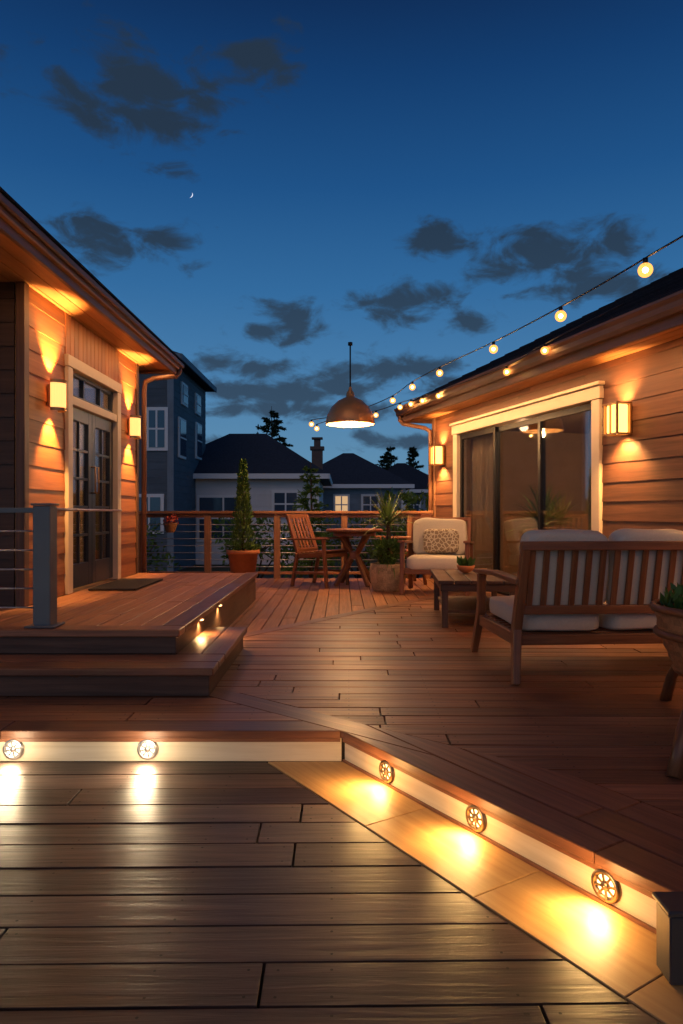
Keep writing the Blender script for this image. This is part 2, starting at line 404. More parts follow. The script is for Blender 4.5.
# ------------------------------------------------------------ siding helper
def lap(mb,o,dx,n,L,z0,z1,bh,ops=()):
    o=V(o);dx=V(dx);n=V(n); z=z0; k=0
    while z<z1-.01:
        zt=min(z+bh,z1); segs=[(0,L)]
        for (a,b,c,d) in ops:
            if zt>c+.02 and z<d-.02:
                ns=[]
                for s0,s1 in segs:
                    if b<=s0 or a>=s1: ns.append((s0,s1)); continue
                    if a>s0: ns.append((s0,a))
                    if b<s1: ns.append((b,s1))
                segs=ns
        for s0,s1 in segs:
            cuts=[s0]; 
            while s1-cuts[-1]>3.2: cuts.append(cuts[-1]+U(1.2,2.6))
            cuts.append(s1)
            for i in range(len(cuts)-1):
                a,b=cuts[i]+.0015,cuts[i+1]-.0015
                vs=[]
                for s in(a,b):
                    for t,zz in((0,z),(.020,z+.002),(.012,zt+.006),(0,zt+.006)): vs.append(o+dx*s+n*t+V((0,0,zz)))
                mb.add(vs,[(0,1,2,3),(7,6,5,4),(0,4,5,1),(1,5,6,2),(2,6,7,3),(3,7,4,0)],dx)
        z=zt; k+=1

# ------------------------------------------------------------ left house
LH=empty('cedar_house')
WX=-2.23; PZ=.29; SO=2.55
mb=MB()
lap(mb,(WX,4.93,0),(0,1,0),(1,0,0),2.60,PZ,SO,.165,[(5.60-4.93,6.94-4.93,0,3)])
mb.obj('siding','siding',LH)
mb=MB()
y=5.61
while y<6.93:
    mb.bb(WX,WX+.02,y,min(y+.088,6.935),2.22,SO); y+=.094
mb.obj('vertical_boards','siding',LH,bevel=.002)
mb=MB()
lap(mb,(-6.5,4.89,0),(1,0,0),(0,-1,0),4.22,PZ,SO,.165)
lap(mb,(WX-.04,7.57,0),(-1,0,0),(0,1,0),4.2,PZ-.2,SO,.165)
mb.obj('side_siding','sidedark',LH)
mb=MB(); mb.bb(WX-.03,WX+.03,4.855,4.93,PZ,SO); mb.bb(WX-.03,WX+.03,7.53,7.605,PZ,SO); mb.obj('corner_boards','stepdark',LH,bevel=.003)
mb=MB()
mb.bb(-6.5,WX-.002,4.895,5.60,-.6,SO);mb.bb(-6.5,WX-.002,6.94,7.565,-.6,SO);mb.bb(-6.5,WX-.002,5.602,6.938,2.2,SO);mb.bb(-6.5,WX-1.6,5.602,6.938,-.6,2.198); mb.bb(WX-1.59,WX-.002,5.602,6.938,-.6,PZ-.002)
mb.obj('wall_core','int',LH)
mb=MB()
x=-6.9
while x<-1.90:
    mb.bb(x,x+.115,3.35,7.93,SO+.003,SO+.02); x+=.121
mb.obj('soffit_boards','soffit',LH,bevel=.002)
mb=MB()
mb.bb(-1.885,-1.855,3.3,7.97,SO-.055,SO+.08); mb.bb(-7,-1.886,7.94,7.97,SO-.03,SO+.08); mb.bb(-7,-1.886,3.3,3.33,SO-.03,SO+.08)
mb.bb(-1.854,-1.825,3.28,7.99,SO+.015,SO+.08)
mb.obj('fascia','fascia',LH,bevel=.004)
mb=MB(); mb.bb(-1.823,-1.795,3.28,8.0,SO+.04,SO+.088);mb.obj('gutter','fascia',LH,bevel=.008)
mb=MB()
mb.bb(-7.2,-1.785,3.25,8.02,SO+.09,SO+.104)
vs=[(-1.80,3.27,SO+.106),(-1.80,8.0,SO+.106),(-7.2,8.0,SO+.106),(-7.2,3.27,SO+.106),(-4.5,4.9,SO+.62),(-4.5,6.4,SO+.62)]
mb.add(vs,[(0,1,5,4),(1,2,5),(2,3,4,5),(3,0,4),(3,2,1,0)],(0,1,0)); mb.obj('roof','roof',LH)
mb=MB(); mb.tube([(-1.83,7.9,2.58),(-1.83,7.9,2.53),(-1.86,7.88,2.48),(-2.08,7.75,2.43),(-2.16,7.70,2.38),(-2.17,7.69,2.28),(-2.17,7.69,.1)],.028,n=10)
mb.obj('downspout','fascia',LH)
D0,D1,DT=5.65,6.89,2.18
mb=MB()
for y0,y1 in((D0-.05,D0+.05),(D1-.05,D1+.05)): mb.bb(WX-.06,WX+.045,y0,y1,PZ,DT-.06)
mb.bb(WX-.06,WX+.05,D0-.06,D1+.06,DT-.058,DT+.035); mb.bb(WX-.06,WX+.035,D0+.051,D1-.051,1.83,1.90)
mb.obj('door_frame','trim',LH,bevel=.004)
mb=MB(); mid=(D0+D1)/2
def leafdoor(y0,y1):
    x0,x1=WX-.045,WX-.005; s=.085
    mb.bb(x0,x1,y0,y0+s,PZ+.02,1.825); mb.bb(x0,x1,y1-s,y1,PZ+.02,1.825)
    mb.bb(x0,x1,y0+s,y1-s,1.72,1.825); mb.bb(x0,x1,y0+s,y1-s,PZ+.02,PZ+.22)
    for k in(1,2,3,4): 
        z=PZ+.22+(1.72-PZ-.22)*k/5; mb.bb(x0+.01,x1-.005,y0+s,y1-s,z-.011,z+.011)
    mb.bb(x0+.012,x1-.006,(y0+y1)/2-.010,(y0+y1)/2+.010,PZ+.22,1.72)
leafdoor(D0+.053,mid-.003); leafdoor(mid+.003,D1-.053)
mb.obj('french_door','door',LH,bevel=.002)
mb=MB(); 
mb.bb(WX-.045,WX-.005,D0+.052,D1-.052,1.902,1.93);mb.bb(WX-.045,WX-.005,D0+.052,D1-.052,2.09,2.119);
for yy in(D0+.052,(D0*2+D1)/3,(D0+2*D1)/3,D1-.08): mb.bb(WX-.044,WX-.006,yy,yy+.028,1.931,2.089)
mb.obj('transom_bars','door',LH)
mb=MB(); mb.bb(WX-.03,WX-.024,D0+.055,D1-.055,PZ+.2,1.8); mb.bb(WX-.03,WX-.024,D0+.055,D1-.055,1.91,2.11); mb.obj('door_glass','glass',LH)
mb=MB(); 
for yy in(mid-.04,mid+.04):
    mb.tube([(WX,yy,1.12),(WX+.04,yy,1.12),(WX+.04,yy,1.35),(WX,yy,1.35)],.008)
mb.obj('door_handles','brass',LH)
mb=MB(); 
pts=[]
for k in range(80):
    y=D0+.02+k*(D1-D0-.04)/79; pts.append((WX-.25+.03*math.sin(k*1.1),y))
vs=[(x,y,PZ+.02) for x,y in pts]+[(x,y,1.88) for x,y in pts]
keep=[i for i in range(79) if i<16 or i>64]
mb.add(vs,[(i,i+1,80+i+1,80+i) for i in keep],(0,0,1),smooth=True); mb.obj('curtains','curtain',LH)
mb=MB(); mb.bb(WX-1.55,WX-.1,5.62,6.92,2.17,2.19); mb.obj('hall_ceiling','trim',LH)
light('hall_lamp','POINT',(WX-.9,6.45,1.75),24,(1,.58,.26),LH,size=.06)
def sconce(y,z):
    em=empty('wall_sconce',(WX+.022,y,z))
    mb=MB()
    mb.box((.012,0,0),(.02,.10,.16)); mb.box((.04,0,0),(.04,.04,.05))
    n=16
    def shell(r,h,zz0=0):
        vs=[];fs=[]
        for rr,zz in((r,zz0-h),(r,zz0+h),(r-.005,zz0+h),(r-.005,zz0-h)):
            for i in range(n+1):
                q=-math.pi/2+math.pi*i/n; vs.append((.03+rr*math.cos(q)*1.35,rr*math.sin(q),zz))
        m=n+1
        for k in range(4):
            for i in range(n): fs.append((k*m+i,k*m+i+1,((k+1)%4)*m+i+1,((k+1)%4)*m+i))
        mb.add(vs,fs,(0,0,1),smooth=False)
    shell(.070,.012,.105); shell(.070,.012,-.105); mb.obj('bands','brass',em)
    mb=MB(); shell(.066,.092); mb.obj('shade','sshade',em)
    mb=MB(); 
    for zz in(-.085,.085): mb.lathe([(.001,zz),(.035,zz)],(.075,0,0),n=16)
    mb.obj('lamp_disc','sglow',em)
    c=(1,.47,.13)
    light('up_lamp','SPOT',(.11,0,.12),150,c,em,size=.02,spot=78,blend=.6,direc=(-.42,0,1))
    light('down_lamp','SPOT',(.11,0,-.12),120,c,em,size=.02,spot=78,blend=.6,direc=(-.42,0,-1))
sconce(5.30,1.83); sconce(7.27,1.83)
fill_strip('added_soffit_fill',(-1.93,5.6,SO-.004),.02,4.4,18,(1,.50,.18),LH)  # added area light, hidden behind the fascia, warms wall and deck

PR=empty('cable_railing')
mb=MB(); mb.bb(-1.755,-1.655,3.975,4.075,.294,.985); mb.bb(-1.765,-1.645,3.965,4.085,.987,1.0); mb.bb(-1.79,-1.62,3.94,4.11,.294,.305); mb.obj('post','greypost',PR,bevel=.004)
mb=MB(); mb.bb(-3.6,-1.757,4.0,4.05,.945,.975); mb.obj('top_rail','greypost',PR,bevel=.003)
mb=MB()
for k in range(5): mb.tube([(-3.6,4.025,.40+.11*k),(-1.757,4.025,.40+.11*k)],.005,n=6)
mb.tube([(-1.70,4.08,.965),(-2.19,6.96,.965)],.010,n=8)
mb.obj('cables','steel',PR)

# ------------------------------------------------------------ far railing
FR=empty('deck_railing')
mb=MB()
xs=[-5.73,-4.77,-3.82,-2.86,-1.91,-.92,.04,.98]
for x in xs: mb.bb(x-.045,x+.045,9.955,10.045,-.1,.925)
mb.bb(1.20,1.27,9.955,10.045,-.1,.925)
mb.bb(-6,1.30,9.93,10.07,.927,.965); mb.bb(-6,1.30,9.985,10.02,.87,.926)
mb.bb(-6,1.30,9.98,10.02,.06,.10)
mb.obj('posts_and_rails','rail',FR,bevel=.004)
mb=MB()
for k in range(7): mb.tube([(-6,9.97,.17+.1*k),(1.3,9.97,.17+.1*k)],.006,n=6)
mb.obj('cables','steel',FR)
fb=empty('hanging_flower_pot',(-2.42,9.9,.78))
mb=MB(); mb.lathe([(.06,-.12),(.10,.0),(.105,.02),(.09,.02),(.085,0)],(0,0,0)); mb.obj('pot','rattan',fb)
mb=MB()
for k in range(140):
    d=V((U(-1,1),U(-1,1),U(-.2,1))).normalized()*U(.03,.13); c=V((0,0,.04))+d; t=V((U(-1,1),U(-1,1),U(-1,1))).normalized(); b=t.cross(d).normalized()
    mb.add([c-t*.018,c+b*.014,c+t*.018,c-b*.014],[(0,1,2,3)])
mb.obj('blooms','flower',fb)

# ------------------------------------------------------------ right house  (local x = toward far end, y = outward)
RH=empty('brown_house',(C[0],C[1],0),math.atan2(e[1],e[0]))
SZ=2.29
W0,W1,WT=-3.77,-.77,2.03
mb=MB(); lap(mb,(-11,0,0),(1,0,0),(0,1,0),10.96,0.02,SZ,.17,[(11-3.83,11-.71,-1,WT+.02)]); mb.obj('siding','siding2',RH)
mb=MB(); lap(mb,(0,-.04,0),(0,-1,0),(1,0,0),6,0.0,SZ,.17); mb.obj('end_siding','siding2',RH)
mb=MB(); mb.bb(-.06,.035,-.04,.035,0,SZ); mb.obj('corner_board','fascia',RH,bevel=.003)
mb=MB()
mb.bb(-11,W0-.06,-6,-.003,-.6,SZ); mb.bb(W1+.06,-.003,-6,-.003,-.6,SZ); mb.bb(W0-.058,W1+.058,-6,-.003,WT+.02,SZ); mb.bb(W0-.058,W1+.058,-6,-2.6,-.6,WT+.018); mb.bb(W0-.058,W1+.058,-2.598,-.003,-.6,-.002)
mb.obj('wall_core','int',RH)
mb=MB()
mb.bb(W0-.06,W0+.06,-.1,.05,0.003,WT-.06); mb.bb(W1-.06,W1+.06,-.1,.05,0.003,WT-.06); mb.bb(W0-.08,W1+.08,-.1,.06,WT-.058,WT+.06); mb.bb(W0-.10,W1+.10,-.0,.085,WT+.062,WT+.095)
mb.obj('door_trim','trim',RH,bevel=.005)
mb=MB()
def pane(x0,x1,y):
    s=.05
    mb.bb(x0,x0+s,y-.03,y,0.03,WT-.07); mb.bb(x1-s,x1,y-.03,y,0.03,WT-.07); mb.bb(x0+s,x1-s,y-.03,y,WT-.13,WT-.07); mb.bb(x0+s,x1-s,y-.03,y,.03,.12)
xa=[W0+.061,W0+1.02,W0+2.0,W1-.061]
pane(xa[0],xa[1]+.03,.0); pane(xa[1]-.02,xa[2]+.03,-.035); pane(xa[2]-.02,xa[3],.0)
mb.bb(W0+.061,W1-.061,-.09,.04,.003,.028)
mb.obj('sliding_door_frames','metal',RH,bevel=.002)
mb=MB()
for i,yy in((0,-.015),(1,-.05),(2,-.015)): mb.bb(xa[i]+.04,xa[i+1]-.0,yy-.003,yy+.003,.1,WT-.1)
mb.obj('door_glass','glass',RH)
mb=MB()
def curt(x0,x1,y):
    n=int((x1-x0)/.012); vs=[];
    for k in range(n+1):
        x=x0+(x1-x0)*k/n; yy=y+.035*math.sin(k*.62)+.01*math.sin(k*.23)
        vs+= [(x,yy,.03),(x,yy*1.0,WT-.05)]
    mb.add(vs,[(2*k,2*k+2,2*k+3,2*k+1) for k in range(n)],(0,0,1),smooth=True)
curt(W1-.80,W1-.06,-.16); curt(W0+.08,W0+.40,-.16)
mb.obj('curtains','curtain',RH)
mb=MB(); mb.bb(-3.2,-1.6,-2.55,-2.15,.0,.75); mb.bb(-3.25,-1.55,-2.56,-2.10,.752,.785); mb.obj('cabinet','table',RH,bevel=.005)
mb=MB(); mb.bb(-2.9,-2.0,-2.59,-2.56,1.05,1.6); mb.obj('picture_frame','table',RH); mb=MB(); mb.bb(-2.84,-2.06,-2.558,-2.55,1.11,1.54); mb.obj('picture','curtain',RH)
light('room_lamp','POINT',(-3.0,-1.5,1.85),75,(1,.60,.30),RH,size=.12)
light('curtain_lamp','POINT',(-1.9,-.30,1.95),7,(1,.60,.30),RH,size=.05)
mb=MB(); OV=.45
y=-.02
for k in range(4):
    mb.bb(-11.4,.16,y,y+.108,SZ+.003,SZ+.02); y+=.114
mb.bb(.005,.16,-6,-.03,SZ+.003,SZ+.02)
mb.obj('soffit_boards','soffit',RH,bevel=.002)
mb=MB(); mb.bb(-11.4,.19,OV-.03,OV-.002,SZ-.055,SZ+.14); mb.bb(.162,.19,-6,OV-.031,SZ-.055,SZ+.14); mb.obj('fascia','fascia',RH,bevel=.003)
mb=MB()
prof=[(OV,SZ+.02),(OV+.05,SZ+.02),(OV+.07,SZ+.05),(OV+.075,SZ+.09),(OV+.10,SZ+.115),(OV+.10,SZ+.135),(OV+.092,SZ+.135),(OV,SZ+.135)]
vs=[(-11.4,a,b) for a,b in prof]+[(.2,a,b) for a,b in prof]; n=8
mb.add(vs,[tuple(range(7,-1,-1)),tuple(range(8,16))]+[(i,(i+1)%8,8+(i+1)%8,8+i) for i in range(8)],(1,0,0)); mb.obj('gutter','fascia',RH)
mb=MB()
w=2.8; ze=SZ+.145; s=.53
x1,x0=.22,-11.4; yo=OV+.06
for k in range(20):
    a=k*w/20; b=(k+1)*w/20+.01; za=ze+s*a+.012; zb=ze+s*b
    mb.add([(x0,yo-a,za),(x1-a,yo-a,za),(x1-b,yo-b,zb),(x0,yo-b,zb),(x0,yo-a,za-.018),(x1-a,yo-a,za-.018)],[(0,3,2,1),(0,1,5,4)],(1,0,0))
    mb.add([(x1-a,yo-a,za),(x1-a,yo-2*w+a,za),(x1-b,yo-2*w+b,zb),(x1-b,yo-b,zb),(x1-a,yo-a,za-.018),(x1-a,yo-2*w+a,za-.018)],[(0,1,2,3),(0,4,5,1)],(1,0,0))
mb.add([(x0,yo-w,ze+s*w),(x1-w,yo-w,ze+s*w),(x1,yo-2*w,ze),(x0,yo-2*w,ze)],[(0,1,2,3)])
mb.add([(x0,yo,ze-.01),(x1,yo,ze-.01),(x1,yo-2*w,ze-.01),(x0,yo-2*w,ze-.01)],[(0,1,2,3)])
mb.obj('roof','roof',RH)
mb=MB(); mb.tube([(.12,OV+.04,SZ+.03),(.12,OV+.04,SZ-.03),(.11,OV-.0,SZ-.08),(.04,.14,SZ-.14),(-.0,.075,SZ-.19),(-.0,.07,SZ-.28),(-.0,.07,.05)],.03,n=10); mb.obj('downspout','fascia',RH)
fill_strip('added_soffit_fill',(-5.5,OV-.055,SZ-.004),10.5,.02,105,(1,.52,.20),RH)  # long unseen fill light added under the eave to brighten the deck
def lantern(s_,z):
    em=empty('wall_lantern'); em.parent=None
    p=V((C[0]-e[0]*s_+NN[0]*.022,C[1]-e[1]*s_+NN[1]*.022,z)); em.location=p; em.rotation_euler=(0,0,math.atan2(e[1],e[0]))
    mb=MB(); mb.box((0,.01,0),(.13,.018,.24)); h=.135;w=.085;y0,y1=.03,.16
    for x in(-w,w):
        for y in(y0,y1): mb.bb(x-.008,x+.008,y-.008,y+.008,-h,h)
    for zz in(-h,h-.012):
        mb.bb(-w-.012,w+.012,y0-.012,y0+.008,zz,zz+.012); mb.bb(-w-.012,w+.012,y1-.008,y1+.012,zz,zz+.012); mb.bb(-w-.012,-w+.008,y0+.009,y1-.009,zz,zz+.012); mb.bb(w-.008,w+.012,y0+.009,y1-.009,zz,zz+.012)
    mb.bb(-.006,.006,y1-.004,y1+.008,-h+.013,h-.013); mb.box((0,.022,0),(.05,.03,.05))
    mb.obj('frame','brass',em)
    mb=MB(); mb.bb(-w+.01,w-.01,y0+.01,y1-.01,-h+.015,h-.015); mb.obj('diffuser','lantern',em,bevel=.01)
    c=(1,.48,.14)
    light('up_lamp','SPOT',(0,.11,h+.01),38,c,em,size=.03,spot=110,blend=.8,direc=(0,-.7,1))
    light('down_lamp','SPOT',(0,.11,-h-.01),85,c,em,size=.03,spot=120,blend=.8,direc=(0,-.35,-1))
lantern(4.17,1.74); lantern(.33,1.73); lantern(7.4,1.74)  # last lantern is added out of frame to light the near deck

# ------------------------------------------------------------ sofa
def slat_back_sofa(loc,rz,W,name='garden_sofa',ncush=3):
    em=empty(name,loc,rz); mb=MB()
    for x in(.03,W-.03):
        sgn=-1 if x<.5 else 1
        mb.beam((x+sgn*.03,.0,0),(x,.08,.30),.042,.05,w1=.05,h1=.065)
        mb.beam((x,.08,.29),(x+.02*(-sgn),-.03,.77),.048,.065,h1=.045)
        mb.beam((x+.02*sgn,.92,0),(x,.82,.30),.04,.045,w1=.05,h1=.06)
        mb.beam((x,.82,.29),(x,.80,.54),.05,.055)
        mb.beam((x,-.0,.565),(x,.45,.575),.065,.03); mb.beam((x,.44,.575),(x,.90,.555),.065,.03,h1=.024)
        mb.beam((x,.09,.235),(x,.80,.235),.035,.07)
    mb.beam((.05,.05,.405),(W-.05,.05,.405),.05,.035,side=(0,0,1))
    mb.beam((.02,-.03,.765),(W-.02,-.03,.765),.05,.04,side=(0,0,1))
    mb.beam((.05,.09,.232),(W-.05,.09,.232),.06,.035,side=(0,0,1)); mb.beam((.05,.80,.235),(W-.05,.80,.235),.06,.035,side=(0,0,1))
    n=int((W-.1)/.078)
    for k in range(n):
        x=.09+(W-.18)*k/(n-1); mb.beam((x,.046,.42),(x,-.022,.745),.036,.016)
    for k in range(8):
        y=.13+.09*k; mb.bb(.055,W-.055,y,y+.055,.252,.268)
    mb.obj('frame','furn',em,bevel=.006,seg=2)
    mb=MB(); cw=(W-.12)/ncush
    for k in range(ncush):
        mb.sup((.06+cw*(k+.5),.46,.335),(cw-.012,.76,.13),.28)
        mb.sup((.06+cw*(k+.5),.095,.62),(cw-.012,.14,.46),.3,rot=(math.radians(11),0,0))
    mb.obj('cushions','cushion',em)
    return em
slat_back_sofa((.955,3.84,0),math.radians(4),1.62)

CT=empty('coffee_table',(1.16,6.25,0),math.radians(-4))
mb=MB(); hx,hy=.31,.55
for x in(-1,1):
    for y in(-1,1): mb.bb(x*(hx-.035)-.025,x*(hx-.035)+.025,y*(hy-.035)-.025,y*(hy-.035)+.025,0,.36)
mb.bb(-hx,hx,-hy,-hy+.03,.30,.36);mb.bb(-hx,hx,hy-.03,hy,.30,.36);mb.bb(-hx,-hx+.03,-hy+.031,hy-.031,.30,.36);mb.bb(hx-.03,hx,-hy+.031,hy-.031,.30,.36)
mb.bb(-hx+.04,hx-.04,-hy+.04,hy-.04,.12,.14)
for k in range(5): mb.bb(-hx-.02+.132*k,-hx-.02+.132*k+.126,-hy-.02,hy+.02,.362,.39)
mb.obj('frame','table',CT,bevel=.004)
bw=empty('table_candle_jar',(1.22,6.05,.391)); mb=MB(); mb.lathe([(.001,.002),(.035,.002),(.04,.02),(.04,.07),(.036,.072),(.036,.03),(.001,.03)],(0,0,0)); mb.obj('jar','brass',bw); mb=MB(); mb.lathe([(.001,.055),(.004,.04),(.002,.032)],(0,0,.012),n=8); mb.obj('flame','fil',bw)
bo=empty('plant_in_bowl',(1.14,6.42,.391)); mb=MB(); mb.lathe([(.03,0.002),(.07,.03),(.085,.07),(.078,.07),(.06,.035),(.001,.03)],(0,0,0)); mb.obj('bowl','terra',bo)

# ------------------------------------------------------------ plants
def leaves(mb,n,fn,size,asp=.45):
    for k in range(n):
        c,out=fn(); d=(V(out)+V((U(-1,1),U(-1,1),U(-.6,1)))*.8).normalized(); t=d.cross(V((U(-1,1),U(-1,1),U(-1,1)))).normalized(); L=size*U(.6,1.3)
        c=V(c); mb.add([c,c+d*L*.5+t*L*asp*.5,c+d*L,c+d*L*.5-t*L*asp*.5],[(0,1,2,3)],r=min(1,max(0,.5*R()+.5*(.5+noise.noise(c*7)))))
def blade(mb,b,d,L,w,droop,seg=6,r=None):
    b=V(b);d=V(d).normalized(); side=d.cross(V((0,0,1)))
    side=V((1,0,0)) if side.length<.05 else side.normalized(); vs=[];p=b.copy()
    for k in range(seg+1):
        t=k/seg; ww=w*(1-t)**.6*(.6+.4*min(1,t*4)) if k<seg else .0008
        nrm=side.cross(d)
        vs+= [p-side*ww/2,p+nrm*(-ww*.15),p+side*ww/2]; d=(d+V((0,0,-droop*(t+.2)/seg*2))).normalized(); p=p+d*L/seg
    fs=[]
    for k in range(seg):
        for j in(0,1): fs.append((k*3+j,k*3+j+1,(k+1)*3+j+1,(k+1)*3+j))
    mb.add(vs,fs,(0,0,1),r=r)
mb=MB()
leaves(mb,60,lambda:((U(-.04,.04),U(-.04,.04),.05),(0,0,1)),.09); mb.obj('leaves','leaf',bo)
cy=empty('potted_cypress',(-1.33,9.45,0))
mb=MB(); mb.lathe([(.001,.0),(.13,.0),(.15,.02),(.20,.38),(.225,.385),(.225,.44),(.20,.44),(.19,.38),(.001,.38)],(0,0,0)); mb.obj('pot','terra',cy)
mb=MB(); mb.lathe([(.001,.405),(.192,.40)],(0,0,0)); mb.obj('soil','soil',cy)
mb=MB(); mb.tube([(0,0,.38),(.01,0,1.0),(0,0,1.55)],.02,r1=.004); mb.obj('trunk','bark',cy)
def cyf():
    t=R()**.8; z=.46+1.17*t; rad=(.135*(1-t)**.75+.012)*(.75+.5*(.5+noise.noise(V((z*6,0,3))))); q=U(0,6.283); r=rad*math.sqrt(U(.3,1))*(1+.3*noise.noise(V((math.cos(q)*2,math.sin(q)*2,z*9))))
    return (r*math.cos(q),r*math.sin(q),z),(math.cos(q)*.5,math.sin(q)*.5,1.2)
mb=MB(); leaves(mb,3600,cyf,.05,.3); mb.obj('foliage','cyp',cy)
def lowf():
    q=U(0,6.283); r=U(.05,.22); return (r*math.cos(q),r*math.sin(q),.43+U(0,.06)),(math.cos(q),math.sin(q),.4)
mb=MB(); leaves(mb,260,lowf,.06); mb.obj('underplanting','leaf',cy)
def yucca(name,loc,potmat,pr,ph,H,nb=70,low=True,bl=(.26,.38),bw_=.028):
    em=empty(name,loc)
    mb=MB(); mb.lathe([(.001,0),(pr*.78,0)]+[(pr*(.8+.22*math.sin(math.pi*k/9*.75))+(.006 if k%2 else 0),ph*k/9) for k in range(10)]+[(pr*.85,ph),(pr*.85,ph*.85),(.001,ph*.85)],(0,0,0),n=30,fr=True); mb.obj('pot',potmat,em)
    mb=MB(); mb.tube([(0,0,ph*.8),(.01,.01,H*.55),(0,0,H*.68)],.03,r1=.02); mb.obj('trunk','bark',em)
    mb=MB()
    for k in range(nb):
        q=U(0,6.283); el=U(-.1,1.45); d=V((math.cos(q)*math.cos(el),math.sin(q)*math.cos(el),math.sin(el)))
        blade(mb,(0,0,H*.66+U(-.06,.04)),d,H*U(*bl),bw_,U(.1,.7),r=R())
    mb.obj('blades','yucca',em)
    if low:
        mb=MB()
        for k in range(90):
            q=U(0,6.283); el=U(.1,1.3); d=V((math.cos(q)*math.cos(el),math.sin(q)*math.cos(el),math.sin(el)))
            blade(mb,(U(-.08,.08),U(-.08,.08),ph*.9),d,U(.22,.38),.022,U(.4,1.3),r=R())
        def lf():
            d=V((U(-1,1),U(-1,1),U(-.3,1))).normalized(); p=V((0,0,ph+.13))+V((d.x*.20,d.y*.20,d.z*.15))*U(.5,1.05); return p,d
        leaves(mb,800,lf,.06,.4); mb.obj('bushy_foliage','leaf',em)
    return em
yucca('potted_yucca',(.56,8.45,0),'wicker',.215,.33,1.26,90,True,(.24,.36),.032)
yucca('potted_palm',(2.30,8.02,0),'wicker',.2,.35,1.25,120,True,(.28,.42),.03)

# ------------------------------------------------------------ wooden slatted dining chairs & table
def slat_chair(loc,rz,name='wooden_slat_chair'):
    em=empty(name,loc,rz); mb=MB()
    for y in(-.25,.25):
        mb.beam((-.26,y,0),(-.18,y,.42),.035,.05); mb.beam((.27,y,0),(.22,y,.60),.035,.05)
        mb.beam((-.17,y*.9,.36),(-.36,y*.86,.90),.035,.05)
        mb.beam((-.30,y*1.08,.60),(.30,y*1.08,.615),.07,.022,side=(0,1,0))
        mb.beam((-.22,y*.95,.38),(.25,y*.95,.42),.03,.06,side=(0,1,0))
        mb.beam((-.235,y,.18),(.255,y,.18),.025,.03,side=(0,1,0))
    mb.beam((-.36,-.24,.89),(-.36,.24,.89),.06,.03,side=(0,0,1)); mb.beam((-.20,-.22,.46),(-.20,.22,.46),.05,.03,side=(0,0,1))
    for k in range(6):
        y=-.18+.072*k; mb.beam((-.19,y,.45),(-.35,y,.88),.045,.014,side=(0,1,0))
    for k in range(7):
        x=-.18+.068*k; mb.beam((x,-.24,.425+.006*k),(x,.24,.425+.006*k),.055,.018)
    mb.beam((.25,-.235,.40),(.25,.235,.40),.05,.022,side=(0,0,1)); 
    mb.obj('frame','furn',em,bevel=.004); return em
slat_chair((-.28,9.05,0),math.radians(-32))
slat_chair((.80,9.35,0),math.radians(190))
TB=empty('round_dining_table',(.17,9.15,0)); mb=MB()
mb.lathe([(.001,.695),(.36,.695),(.37,.70),(.37,.72),(.36,.73),(.001,.73)],(0,0,0),n=40)
mb.lathe([(.28,.64),(.28,.694),(.26,.694),(.26,.64),(.28,.64)],(0,0,0),n=32)
for k in range(4):
    q=k*math.pi/2+.6; c,s2=math.cos(q),math.sin(q)
    mb.beam((c*.30,s2*.30,0),(c*.03,s2*.03,.40),.045,.05,side=(-s2,c,0)); mb.beam((c*.03,s2*.03,.38),(c*.26,s2*.26,.69),.045,.045,side=(-s2,c,0))
mb.box((0,0,.39),(.12,.12,.10)); mb.obj('table','furn',TB,bevel=.003)

# ------------------------------------------------------------ lounge armchair
AC=empty('lounge_armchair',(1.14,8.30,0),math.radians(-14)); mb=MB(); W=.74
for sx in(-1,1):
    x=sx*W/2
    mb.beam((x,-.36,0),(x,-.33,.60),.05,.05); mb.beam((x,.34,0),(x,.30,.58),.05,.055)
    mb.beam((x,-.42,.615),(x,.40,.575),.08,.028); mb.beam((x,-.32,.27),(x,.32,.25),.035,.07)
    mb.beam((x*.93,.28,.30),(x*.93,.42,.86),.04,.05)
mb.beam((-W/2,-.33,.27),(W/2,-.33,.27),.07,.03,side=(0,0,1)); mb.beam((-W/2,.30,.27),(W/2,.30,.27),.07,.03,side=(0,0,1)); mb.beam((-W/2,.42,.86),(W/2,.42,.86),.05,.03,side=(0,0,1))
for k in range(7): 
    x=-.27+.09*k; mb.beam((x,.29,.30),(x,.415,.85),.045,.015)
mb.obj('frame','furn',AC,bevel=.006,seg=2)
mb=MB(); mb.sup((0,-.03,.36),(W-.07,.66,.16),.3); mb.sup((0,.25,.64),(W-.09,.16,.46),.3,rot=(math.radians(-14),0,0)); mb.obj('cushions','cushion',AC)
m,nt,b=newmat('patterned_fabric')
tc=N(nt,'ShaderNodeTexCoord'); vo=N(nt,'ShaderNodeTexVoronoi',feature='DISTANCE_TO_EDGE'); vo.inputs['Scale'].default_value=22
nt.links.new(tc.outputs['Object'],vo.inputs['Vector']); cr=N(nt,'ShaderNodeValToRGB'); cr.color_ramp.elements[0].position=.06; cr.color_ramp.elements[1].position=.12
cr.color_ramp.elements[0].color=(.52,.45,.34,1); cr.color_ramp.elements[1].color=(.22,.16,.11,1); nt.links.new(vo.outputs[0],cr.inputs[0]); nt.links.new(cr.outputs[0],b.inputs['Base Color']); b.inputs['Roughness'].default_value=.9
mb=MB(); mb.sup((.03,.11,.60),(.44,.14,.30),.45,rot=(math.radians(-20),0,.1)); mb.obj('pillow',m,AC)

